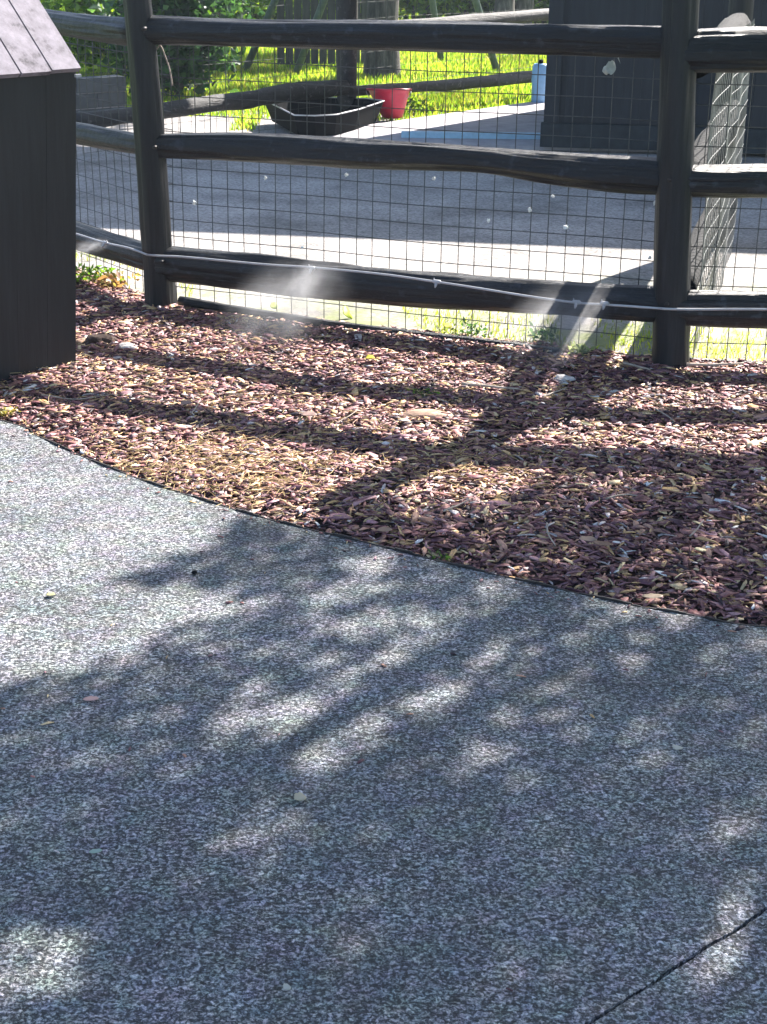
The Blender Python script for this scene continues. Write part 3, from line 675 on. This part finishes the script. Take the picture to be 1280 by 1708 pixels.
def shrub(x, y, wx, wz, label, pal, seed, n=2600, size=.10, z0=.1, group='shrubs behind the grass'):
    rng = np.random.RandomState(seed); B = G(x, y) if y is not None else Vector(x); o = thing('shrub', label, 'shrub', tuple(B), group)
    cl = rng.normal(0, 1, (46, 3)); cl /= np.linalg.norm(cl, axis=1)[:, None]; cl *= rng.uniform(.3, 1, (46, 1))**.5
    cl = cl*np.array([wx, wx*.7, wz/2]) + np.array([0, 0, wz/2+z0])
    idx = rng.randint(0, 46, n); P = cl[idx] + rng.normal(0, 1, (n, 3))*np.array([.16, .16, .13])*(wx/1.0)**.5; P[:, 2] = np.maximum(P[:, 2], .02)
    V, Fc, C = leaves(P, size, pal, rng); obj('foliage', mesh('foliage', V, Fc, M['leaf'], False, C), o)
    mb = MB()
    for k in range(6):
        e = Vector(cl[rng.randint(46)]); s0 = Vector((rng.uniform(-.1, .1), rng.uniform(-.1, .1), -.03)); mb.tube([B+s0, B+s0.lerp(e, .5)+Vector((0, 0, .08)), B+e], [.025, .017, .008], 6)
    mb.build('stem', M['bark'], o, True); return o
def tree(B, r, h, label, seed, crown=(2.4, 2.4, 1.8), n=4200, pal=GREENS, lean=(0, 0), group='trees behind the grass', size=.16, crown_pts=None, cc=None):
    rng = np.random.RandomState(seed); o = thing('tree', label, 'tree', tuple(B), group); mb = MB()
    top = B + Vector((lean[0], lean[1], h)); pts = [B+Vector((0, 0, -.15))] + [B.lerp(top, k/10)+Vector((.08*noise.noise(Vector((k*.5, seed, 0))), .08*noise.noise(Vector((k*.5, 3, seed))), 0)) for k in range(11)]
    mb.tube(pts, [r*1.45, r*1.2] + [r*(1-.06*k) for k in range(1, 11)], 18, .16, seed); mb.build('trunk', M['bark'], o, True)
    if crown_pts is None:
        c0 = top + Vector((0, 0, crown[2]*.4)); cl = rng.normal(0, 1, (40, 3)); cl /= np.linalg.norm(cl, axis=1)[:, None]; cl = cl*rng.uniform(.35, 1, (40, 1))*np.array(crown) + np.array(c0)
        P = cl[rng.randint(0, 40, n)] + rng.normal(0, .38, (n, 3))
    else: P = crown_pts; cl = P[rng.randint(0, len(P), 40)]
    for k in range(12 if crown_pts is None else 11):
        e = Vector(cl[rng.randint(40)]); s0 = pts[6+rng.randint(0, 6)]; mid = s0.lerp(e, .5)+Vector((0, 0, .25)); mb = MB(); mb.tube([s0, s0.lerp(mid, .5)+Vector((0, 0, .12)), mid, mid.lerp(e, .5), e], [r*.32, r*.26, r*.18, r*.1, r*.04], 7, .1, k); mb.build('limb', M['bark'], o, True)
    V, Fc, C = leaves(P-np.array(B), size, pal, rng); obj('crown', mesh('crown', V, Fc, M['leaf'], False, C), o); return o
tree(G(637, 124), .19, 5.2, 'broad rough barked tree trunk rising just right of the rear fence post', 61, crown=(1.8, 1.8, 1.4), lean=(.1, .2), n=2600)
tree(G(838, 62), .16, 6.2, 'slim tree trunk in front of shrubs between the frame leg and the barn', 62, crown=(1.6, 1.6, 1.3), lean=(.2, .5), n=2200)
tree(G(872, 55), .12, 6.4, 'thinner tree trunk close to the left edge of the dark barn', 63, crown=(1.4, 1.4, 1.2), lean=(.2, .3), n=1800)
tree(G(358, 118), .12, 5.4, 'dark tree trunk behind the wire, right of the leaning left post', 64, crown=(1.4, 1.4, 1.2), lean=(-.1, .2), n=1800)
tree(G(335, 150), .035, 4.4, 'thin pale sapling left of the dark trunk', 65, crown=(.8, .8, .9), lean=(.05, .1), n=900)
tree(G(66, 60), .05, 4.6, 'thin sapling above the plank lid of the black box', 66, crown=(.8, .8, .9), n=900)
sh = [(292, 158, .55, 1.1, COOL, 'dark blue green bush filling the gap right of the leaning left post'), (205, 128, .9, 1.0, LIME, 'low green bush behind the grey block wall'), (150, 62, 1.3, 1.7, GREENS, 'cool green leafy shrub left of the leaning left post'), (300, 74, 1.1, 1.6, COOL, 'dark cool green shrub just right of the leaning left post'),
      (400, 62, 1.0, 1.7, LIME, 'bright lime shrub above the top rail left of the slat fence'), (430, 40, 1.6, 2.0, GREENS, 'tall mid green shrub far behind the slat fence'),
      (600, 40, 1.2, 1.8, LIME, 'lime green shrub behind the broad tree trunk'), (700, 50, 1.2, 1.6, LIME, 'bright shrub between the broad trunk and the nearer frame leg'),
      (770, 44, 1.4, 1.8, GREENS, 'mid green shrub behind the right frame legs'), (860, 46, 1.2, 1.7, GREENS, 'shrub between the slim trunks beside the barn'),
      (905, 40, 1.2, 1.8, LIME, 'pale green shrub right behind the corner of the barn'), (230, 40, 2.0, 2.2, GREENS, 'wide shrub in the distance behind the leaning left post'), (520, 30, 2.4, 2.2, COOL, 'wide shaded shrub in the distance above the slat fence'), (60, 40, 1.8, 2.2, COOL, 'wide shrub in the distance at the top left')]
for i, (x, y, wx, wz, pal, lab) in enumerate(sh): shrub(x, y, wx, wz, lab, pal, 100+i, n=3000, size=.11 if y > 45 else .15)
# far wood closing the view
rng = np.random.RandomState(5); n = 26000
P = np.stack([rng.uniform(-22, 22, n), rng.uniform(36, 44, n), rng.uniform(0, 1, n)**1.2*7], 1); V, Fc, C = leaves(P, .34, GREENS+COOL, rng)
obj('distant_wood', mesh('distant_wood', V, Fc, M['leaf'], False, C), kind='stuff')
# sunlit grass
rng = np.random.RandomState(8)
def grass(name, n, fn, hmin, hmax, pal, wd=.006):
    P = fn(rng, n); n = len(P); h = rng.uniform(hmin, hmax, n); a = rng.uniform(0, 2*np.pi, n); b = rng.uniform(0, 2*np.pi, n); le = rng.uniform(0, .6, n)*h
    W_ = wd*(1+P[:, 1]*.03); dx = np.cos(a)*W_; dy = np.sin(a)*W_
    V = np.zeros((n, 4, 3)); V[:, 0] = P - np.stack([dx, dy, 0*h], 1); V[:, 1] = P + np.stack([dx, dy, 0*h], 1)
    V[:, 2] = P + np.stack([np.cos(b)*le*.4+dx*.7, np.sin(b)*le*.4+dy*.7, h*.6], 1); V[:, 3] = P + np.stack([np.cos(b)*le, np.sin(b)*le, h], 1)
    F_ = (np.array([[0, 1, 2], [0, 2, 3]])[None] + (np.arange(n)*4)[:, None, None]).reshape(-1, 3)
    pal = np.array(pal); c = pal[rng.randint(0, len(pal), n)]*rng.uniform(.65, 1.25, (n, 1))*np.array([.75+.6*(.5+noise.noise(Vector((x*.9, y*.7, 1)))) for x, y, z in P])[:, None]
    obj(name, mesh(name, V.reshape(-1, 3), F_, M['grass'], False, np.repeat(c, 4, 0)), kind='stuff')
def gfield(rng, n):
    Y = rng.uniform(13.2, 34, n); X = rng.uniform(-.30, .22, n)*Y
    sl = sA.y + (X-sA.x)*sd_.y/sd_.x + .05
    m = (Y > sl) & ~((X > BX-.1) & (Y < BBACK+.2)); m |= (X < sA.x-.6) & (Y > 14.2)
    m &= ~((X < sA.x-.6) & (Y < 14.2)); m &= ~((np.abs(X-cen.x) < .55) & (np.abs(Y-cen.y) < .75)); z = np.where(Y < 15, -.02, -.03); return np.stack([X, Y, z], 1)[m]
grass('lawn', 170000, gfield, .03, .085, [(.15, .26, .025), (.20, .30, .03), (.09, .17, .02), (.27, .32, .05), (.30, .28, .10)], .006)
def gfence(rng, n):
    s = rng.uniform(0, 1, n); X = -1.9 + 3.7*s; base_ = np.array([fence_y(x) for x in X]); Y = base_ + .07 + np.abs(rng.normal(0, .35, n)); c = np.array([noise.noise(Vector((x*1.1, y*1.1, 3))) for x, y in zip(X, Y)])
    wgt = np.where(X > .9, .35, 0) + np.where(X < -.9, .3, 0); m = c + wgt > .18; return np.stack([X, Y, 0*X-.012], 1)[m]
grass('sprouting_grass', 5000, gfence, .008, .035, [(.28, .34, .06), (.36, .36, .10), (.22, .30, .05)], .002)

# ------------------------------------------------------------------ the tree that shades the path (its trunk stands right of the frame)
LIT = [(480, 910, 28, 9, .6), (605, 936, 40, 13, .9), (545, 1000, 45, 14, .55), (620, 985, 40, 12, .5), (705, 975, 35, 14, .5), (600, 1045, 70, 18, .6), (480, 1062, 60, 18, .5),
       (690, 1065, 45, 26, .7), (640, 1110, 60, 16, .5), (830, 1000, 55, 18, .35), (1035, 1010, 60, 13, .55), (430, 1190, 55, 24, .8), (555, 1165, 70, 15, .7), (255, 1160, 45, 14, .55), (90, 1215, 60, 16, .4),
       (508, 1228, 48, 36, 1.0), (570, 1262, 50, 26, .65), (640, 1197, 95, 12, .6), (712, 1165, 55, 22, .9), (780, 1275, 48, 20, .7), (450, 1362, 62, 24, .65), (430, 1420, 50, 40, .3),
       (62, 1608, 85, 52, .95), (590, 1570, 58, 42, .65), (1240, 1392, 70, 48, .6), (1255, 1545, 55, 60, .95), (1170, 1600, 85, 40, .55), (890, 1645, 80, 36, .4), (30, 1345, 60, 18, .3),
       (1040, 790, 55, 16, .6), (1215, 1000, 90, 22, .75), (1090, 785, 40, 12, .5), (870, 1060, 60, 20, .25), (960, 1250, 60, 22, .2), (330, 1050, 40, 14, .4)]
SHADE = [(402, 858), (372, 902), (352, 926), (228, 934), (240, 948), (190, 968), (290, 978), (382, 986), (425, 1008), (330, 1042), (215, 1092), (120, 1128), (0, 1150), (-700, 1200), (-1500, 3200), (2400, 3200), (2000, 755), (1500, 762), (1280, 764), (1130, 760), (955, 766), (940, 790), (885, 830), (780, 848), (700, 842), (592, 852), (500, 872)]
sx = np.array([p[0] for p in SHADE], float); sy = np.array([p[1] for p in SHADE], float)
def inside(x, y):
    c = np.zeros(len(x), bool); j = len(sx)-1
    for i in range(len(sx)):
        k = ((sy[i] > y) != (sy[j] > y)) & (x < (sx[j]-sx[i])*(y-sy[i])/(sy[j]-sy[i]+1e-9)+sx[i]); c ^= k; j = i
    return c
rng = np.random.RandomState(77); n = 190000
gx = rng.uniform(-3.2, 3.6, n); gy = rng.uniform(-.6, 5.6, n)
q = np.stack([gx, gy, np.full(n, -CAM_H)], 1); dd = q@np.array(fw); ok = dd > .3
ix = 640+F_PX*(q@np.array(rt))/np.where(ok, dd, 1); iy = 854-F_PX*(q@np.array(up))/np.where(ok, dd, 1)
keep = (ok & inside(ix, iy)) | (~ok) | (ok & (iy > 3000))
dens = np.where(iy < 1150, .62, np.where(iy < 1300, .9, 1.3))
for cx, cy, rx, ry, s in LIT:
    # leaves are thinned so that a slanted sun patch lands here
    ux = ix-cx; uy = (iy-cy) + .30*ux; e = (ux/(rx*1.12))**2 + (uy/(ry*1.3))**2; dens = np.where(e < 1.3, dens*(1-s*np.clip(1.25-e*.5, 0, 1)), dens)
keep &= rng.rand(n) < dens*.62
h = rng.uniform(3.0, 4.7, n); P = np.stack([gx + SUND.x/SUND.z*h, gy + SUND.y/SUND.z*h, h], 1)[keep]  # leaves lifted along the sun ray so their shade fits the mask
TB = Vector((4.9, 9.6, 0))
tree(TB, .22, 3.2, 'tall shade tree whose leaves dapple the path, trunk right of the fence', 90, crown_pts=P, lean=(-.5, -.5), size=.07, group='shade tree over the path')

# ------------------------------------------------------------------ things lying in the bark and on the path
def rock(x, y, w, hgt, m, label, name='stone', cat='stone', seed=1, flat=.3, z=None):
    P = G(x, y); P.z = mulch_z(P.x, P.y)+.006 if z is None else z; s = (P-EYE).dot(fw)/F_PX; bm = bmesh.new(); bmesh.ops.create_icosphere(bm, subdivisions=3, radius=1)
    for v_ in bm.verts:
        k = 1+.28*noise.noise(v_.co*1.3+Vector((seed, 0, 0)))+.08*noise.noise(v_.co*5); v_.co = Vector((v_.co.x*w*s*k, v_.co.y*hgt*s*k*2.2, v_.co.z*w*s*flat*k))
    me = bpy.data.meshes.new(name); bm.to_mesh(me); bm.free(); me.materials.append(m); o = obj(name, me, loc=P); return tag(o, label, cat)
rock(712, 697, 50, 11, M['stone'], 'large flat orange brown stone half sunk in the bark chips', seed=2, flat=.22)
rock(212, 582, 17, 7, M['palestone'], 'small pale grey stone in the bark right of the black box', seed=4, flat=.45)
rock(168, 573, 30, 10, M['chip'] if 0 else M['soil'], 'dark rounded lump of earth beside the black box', 'soil_clod', 'clod', seed=5, flat=.5)
rock(137, 572, 13, 6, M['stone'], 'small tan stone touching the right side of the black box', seed=7, flat=.6)
rock(390, 666, 20, 6, M['soil'], 'dark clod in a hollow of the sunlit bark', 'soil_clod', 'clod', seed=8, flat=.3)
rock(940, 633, 20, 7, M['palestone'], 'pale stone in the post shadow left of the thick right post', seed=9, flat=.4)
rock(1025, 657, 22, 5, M['palestone'], 'flat pale stone below the thick right post', seed=10, flat=.25)
rock(325, 958, 4.5, 2.2, M['tub'], 'tiny dark pebble on the sunlit asphalt', 'pebble', 'pebble', seed=11, flat=.7, z=.006)
rock(732, 925, 9, 5, M['palestone'], 'small pale stone by the edging strip at the grass tuft', seed=12, flat=.7)
def stick(p, label, r=.004, m='stick'):
    q = []
    for k, (x, y) in enumerate(resample(p, 10)):
        P = G(x, y); P.z = mulch_z(P.x, P.y)+.024 if P.y > edge_y(P.x) else .006; P.z += .003*noise.noise(Vector((k*.8, x, 0))); q.append(P)
    mb = MB(); mb.tube(q, [r*(1-.05*k) for k in range(10)], 7, .25, p[0][0]); return tag(mb.build('twig', M[m], smooth=True), label, 'twig')
stick([(770, 651), (820, 654), (866, 659)], 'long straight pale twig in the shadow left of the right post', .0055)
stick([(1040, 612), (1062, 619), (1084, 626)], 'short pale twig at the foot of the thick right post', .006)
stick([(905, 671), (925, 663), (945, 657)], 'short twig slanting up beside the post shadow', .004)
stick([(1140, 612), (1200, 614), (1240, 611)], 'flat pale splinter under the right hand wire', .007)
stick([(912, 884), (914, 903), (926, 923)], 'curved thin twig in the shaded bark', .003)
stick([(1092, 690), (1110, 700), (1125, 712)], 'thin twig lying between the rail shadows at the right', .003)
stick([(560, 716), (590, 700), (596, 690)], 'thin forked twig above the sunlit bark', .0025)
stick([(740, 862), (765, 852), (785, 842)], 'thin straight twig at the lower edge of the sunlit patch', .003)
stick([(70, 672), (130, 676), (190, 668)], 'long dry stem in front of the black box', .0025)
stick([(320, 700), (330, 688), (335, 676)], 'short upright dry stem in the left rail shadow', .0025)
stick([(1010, 845), (1040, 838), (1062, 840)], 'pale twig in the shaded bark at the right', .003)
stick([(1150, 905), (1165, 890), (1172, 880)], 'small slanting twig in the dark bark at the right', .003)
def litter(x, y, L, W_, col, label, name='fallen_leaf', cat='leaf', z=None, yaw=0, group=None, curl=.3, P=None, tilt=(0, 0), m='litter'):
    Pt = G(x, y) if P is None else P
    if P is None: Pt.z = (mulch_z(Pt.x, Pt.y)+.028 if Pt.y > edge_y(Pt.x) else .004) if z is None else z
    s = (Pt-EYE).dot(fw)/F_PX; L *= s/2; W_ *= s/2
    vv, ff = [], []
    for i in range(7):
        u = -1+2*i/6; ww = W_*math.sqrt(max(0.02, 1-u*u))*(1+.12*math.sin(i*2.3+x))
        for j in (-1, 0, 1): vv.append(Vector((u*L, j*ww, L*curl*(u*u)*.5 + abs(j)*ww*.35)))
    for i in range(6):
        for j in range(2): a = i*3+j; ff.append([a, a+3, a+4, a+1])
    me = mesh(name, vv, ff, M[m], True, np.tile(np.array(col), (len(vv), 1))); o = obj(name, me, loc=Pt)
    sol = o.modifiers.new('thickness', 'SOLIDIFY'); sol.thickness = .0008
    o.rotation_euler = (tilt[0], tilt[1], yaw); return tag(o, label, cat, group)
YEL = (.62, .58, .04); CRM = (.62, .56, .42)
litter(618, 609, 15, 22, YEL, 'bright yellow leaf on the sunlit bark below the fence middle', yaw=.2)
litter(578, 526, 17, 26, (.5, .6, .05), 'yellow green leaf standing at the wire below the bottom rail', yaw=.9, tilt=(.9, 0))
litter(458, 518, 14, 18, (.5, .6, .06), 'small yellow green leaf at the wire left of the larger one', yaw=.2, tilt=(.5, 0))
litter(748, 550, 17, 14, (.55, .5, .06), 'yellow leaf against the ground timber below the hose', yaw=.1, tilt=(.4, 0))
litter(85, 995, 15, 14, (.40, .38, .2), 'small tan leaf on the sunlit asphalt at the left', yaw=.2)
litter(152, 1170, 26, 16, (.50, .34, .34), 'pinkish fallen leaf at the edge of the path shade', yaw=.15)
litter(501, 1335, 20, 26, CRM, 'cream petal near the middle of the shaded path', yaw=.4)
litter(160, 1424, 22, 12, (.42, .55, .50), 'pale greenish petal on the shaded path at the left', yaw=.3)
litter(1130, 1251, 14, 18, (.65, .63, .58), 'white petal on the shaded path at the right', yaw=1.0)
litter(479, 1651, 12, 18, (.60, .60, .55), 'tiny white petal near the bottom of the path', yaw=.6)
litter(1004, 925, 36, 18, (.34, .2, .13), 'large pale bark flake in the shaded mulch near the edging', 'bark_flake', 'bark', yaw=-.3)
litter(642, 893, 26, 20, (.40, .26, .18), 'broad tan bark flake just above the edging strip', 'bark_flake', 'bark', yaw=.2)
litter(980, 917, 30, 22, (.36, .26, .2), 'rounded tan bark flake in the shaded mulch', 'bark_flake', 'bark', yaw=-.2)
litter(1088, 1003, 36, 18, (.36, .28, .2), 'long tan bark flake beside the edging at the right', 'bark_flake', 'bark', yaw=.1)
litter(312, 688, 20, 22, (.38, .25, .22), 'pinkish bark flake in the left rail shadow', 'bark_flake', 'bark', yaw=.3)
litter(516, 706, 26, 26, (.28, .19, .17), 'rounded brown bark flake in the rail shadow', 'bark_flake', 'bark', yaw=.1)
# white seed fluff caught on the wire
k = 0
for x, y, sz, lab in ((1018, 113, 20, 'largest pale leaf scrap caught on the wire below the top rail'), (1031, 97, 15, 'pale leaf scrap hanging from the top rail above the largest scrap'), (1010, 118, 13, 'lower left pale scrap touching the largest one on the wire'),
                      (944, 379, 9, 'white fluff on the wire above the shade edge, left of the right post'), (884, 350, 7, 'white fluff on the wire left of and above the larger fluff'), (922, 327, 6, 'small white fluff high on the wire near the middle rail'), (815, 368, 6, 'white fluff on the wire right of the panel middle'),
                      (443, 297, 6, 'white fluff on the wire under the middle rail at the left'), (578, 292, 7, 'white fluff on the wire right under the middle rail'), (324, 338, 7, 'white fluff on the wire close to the leaning left post'), (724, 298, 6, 'white fluff on the wire under the middle of the rail'), (1093, 339, 8, 'white fluff at the left edge of the right post'), (505, 412, 5, 'white speck of fluff on the wire in the sunlit strip'), (1084, 430, 6, 'white fluff on the wire in the shadow band beside the right post')):
    P = MAIN.hit(x, y, -.075)
    if sz > 10: litter(0, 0, sz, sz*1.1, (.42, .46, .46), lab, 'leaf_scrap', 'leaf', P=P, yaw=.4+k, tilt=(1.4, .2), m='scrap', group='pale scraps caught on the wire')
    else:
        s = (P-EYE).dot(fw)/F_PX; bm = bmesh.new(); bmesh.ops.create_icosphere(bm, subdivisions=2, radius=1)
        for v_ in bm.verts: v_.co *= sz*.42*s*(1+.9*noise.noise(v_.co*1.6+Vector((k*3.3, 0, 0)))); v_.co.z *= 1.2
        me = bpy.data.meshes.new('seed_fluff'); bm.to_mesh(me); bm.free(); me.materials.append(M['white']); tag(obj('seed_fluff', me, loc=P), lab, 'seed fluff', 'seed fluff caught on the wire')
    k += 1
# small weeds
def weed(x, y, label, n, size, pal, spread=.04, hgt=.06, seed=1, z=None):
    rng = np.random.RandomState(seed); B = G(x, y); B.z = mulch_z(B.x, B.y)+.01 if z is None else z
    P = np.array(B) + np.stack([rng.normal(0, spread, n), rng.normal(0, spread, n), rng.uniform(.0, hgt, n)], 1); V, Fc, C = leaves(P-np.array(B), size, pal, rng, stretch=2.2)
    return tag(obj('weed', mesh('weed', V, Fc, M['leaf'], False, C), loc=B), label, 'weed')
weed(735, 930, 'small green grass tuft growing at the edging strip', 30, .016, GREENS, .012, .02, 1)
weed(750, 556, 'low leafy weed at the wire left of the darker weed', 30, .024, [(.3, .34, .12), (.2, .26, .06)], .03, .04, 2)
weed(790, 557, 'dark leafy weed behind the ground timber', 45, .028, COOL, .035, .05, 3)
weed(905, 566, 'dark low weed near the end of the ground timber', 70, .03, COOL, .03, .04, 4)
weed(965, 590, 'pale dusty weed left of the thick right post', 70, .032, [(.4, .45, .4), (.2, .26, .15)], .018, .03, 5)
weed(150, 470, 'yellow green weeds behind the black box at the wire', 120, .04, LIME, .06, .06, 6)
weed(190, 478, 'reddish brown dry weed at the wire by the left post', 70, .045, [(.35, .2, .14), (.3, .24, .1)], .05, .06, 7)
weed(705, 662, 'tiny green sprout on the sunlit bark', 26, .02, LIME, .02, .012, 8)
weed(690, 28+160, 'bright sprig growing by the slab edge under the rear rail', 60, .06, LIME, .08, .12, 9, z=0)
weed(10, 690, 'yellow grass tuft at the left end of the edging strip', 50, .022, [(.4, .33, .12), (.3, .28, .08)], .016, .02, 10)

# ------------------------------------------------------------------ water mist from the nozzles
def mist_mat(name, dens, scale, fall):
    m = bpy.data.materials.new(name); m.use_nodes = True; t = m.node_tree; t.nodes.remove(t.nodes['Principled BSDF'])
    pv = N(t, 'ShaderNodeVolumePrincipled'); pv.inputs['Color'].default_value = (.95, .96, 1, 1); pv.inputs['Anisotropy'].default_value = .45
    v = coord(t, (1, 1, 1)); a = nz(t, v, scale, 4, .6); c = ramp(t, a, [(.40, grey(0)), (.68, grey(1))])
    gr = N(t, 'ShaderNodeTexGradient', gradient_type='SPHERICAL'); t.links.new(v, gr.inputs[0])
    f_ = math_(t, 'POWER', gr.outputs['Fac'], fall); d_ = math_(t, 'MULTIPLY', math_(t, 'MULTIPLY', f_, math_(t, 'ADD', math_(t, 'MULTIPLY', c, .85), .15)), dens)
    t.links.new(d_, pv.inputs['Density']); t.links.new(pv.outputs[0], t.nodes['Material Output'].inputs['Volume']); return m
MM = mist_mat('water_mist', 26, 2.4, 1.8); MM2 = mist_mat('thin_mist', 6.5, 2.0, 1.5)
def puff(P, Q, r, m, label):
    bm = bmesh.new(); bmesh.ops.create_icosphere(bm, subdivisions=3, radius=1); me = bpy.data.meshes.new('mist_plume'); bm.to_mesh(me); bm.free(); me.materials.append(m)
    o = obj('mist_plume', me); d = Q-P; o.rotation_euler = d.to_track_quat('Z', 'Y').to_euler(); o.location = (P+Q)/2; o.scale = (r, r, d.length/2)
    tag(o, label, 'mist', 'mist blowing from the nozzles'); return o
def fwd_(P, x, y, off): return MAIN.hit(x, y, off)
puff(N2+Vector((.03, 0, .04)), MAIN.hit(470, 535, .25), .085, MM, 'white mist plume falling from the nozzle left of the panel middle')
puff(MAIN.hit(590, 440, .12), MAIN.hit(360, 590, .50), .22, MM2, 'thin mist drifting over the bark under the middle left nozzle')
puff(N1+Vector((.03, 0, .01)), LEFT.hit(110, 425, .15), .05, MM, 'mist plume blowing behind the black box from the leftmost nozzle')
puff(N4+Vector((-.03, 0, .04)), MAIN.hit(880, 575, .22), .075, MM, 'mist plume under the left one of the two right nozzles')
puff(N5+Vector((.02, 0, .03)), MAIN.hit(950, 595, .22), .07, MM, 'mist plume under the nozzle nearest the thick right post')
puff(MAIN.hit(1040, 480, .15), MAIN.hit(830, 610, .35), .2, MM2, 'thin mist drifting beside the thick right post')
# very light haze box, added to lift the dark tones across the yard
bm = bmesh.new(); bmesh.ops.create_cube(bm, size=1); me = bpy.data.meshes.new('haze'); bm.to_mesh(me); bm.free()
hm = bpy.data.materials.new('added_haze'); hm.use_nodes = True; ht = hm.node_tree; ht.nodes.remove(ht.nodes['Principled BSDF']); hv = N(ht, 'ShaderNodeVolumePrincipled')
hv.inputs['Color'].default_value = (.80, .91, 1, 1); hv.inputs['Density'].default_value = .0012; hv.inputs['Anisotropy'].default_value = .2; ht.links.new(hv.outputs[0], ht.nodes['Material Output'].inputs['Volume']); me.materials.append(hm)
ho = obj('haze', me, kind='stuff'); ho.location = (0, 0, 5.5); ho.scale = (640, 640, 14)
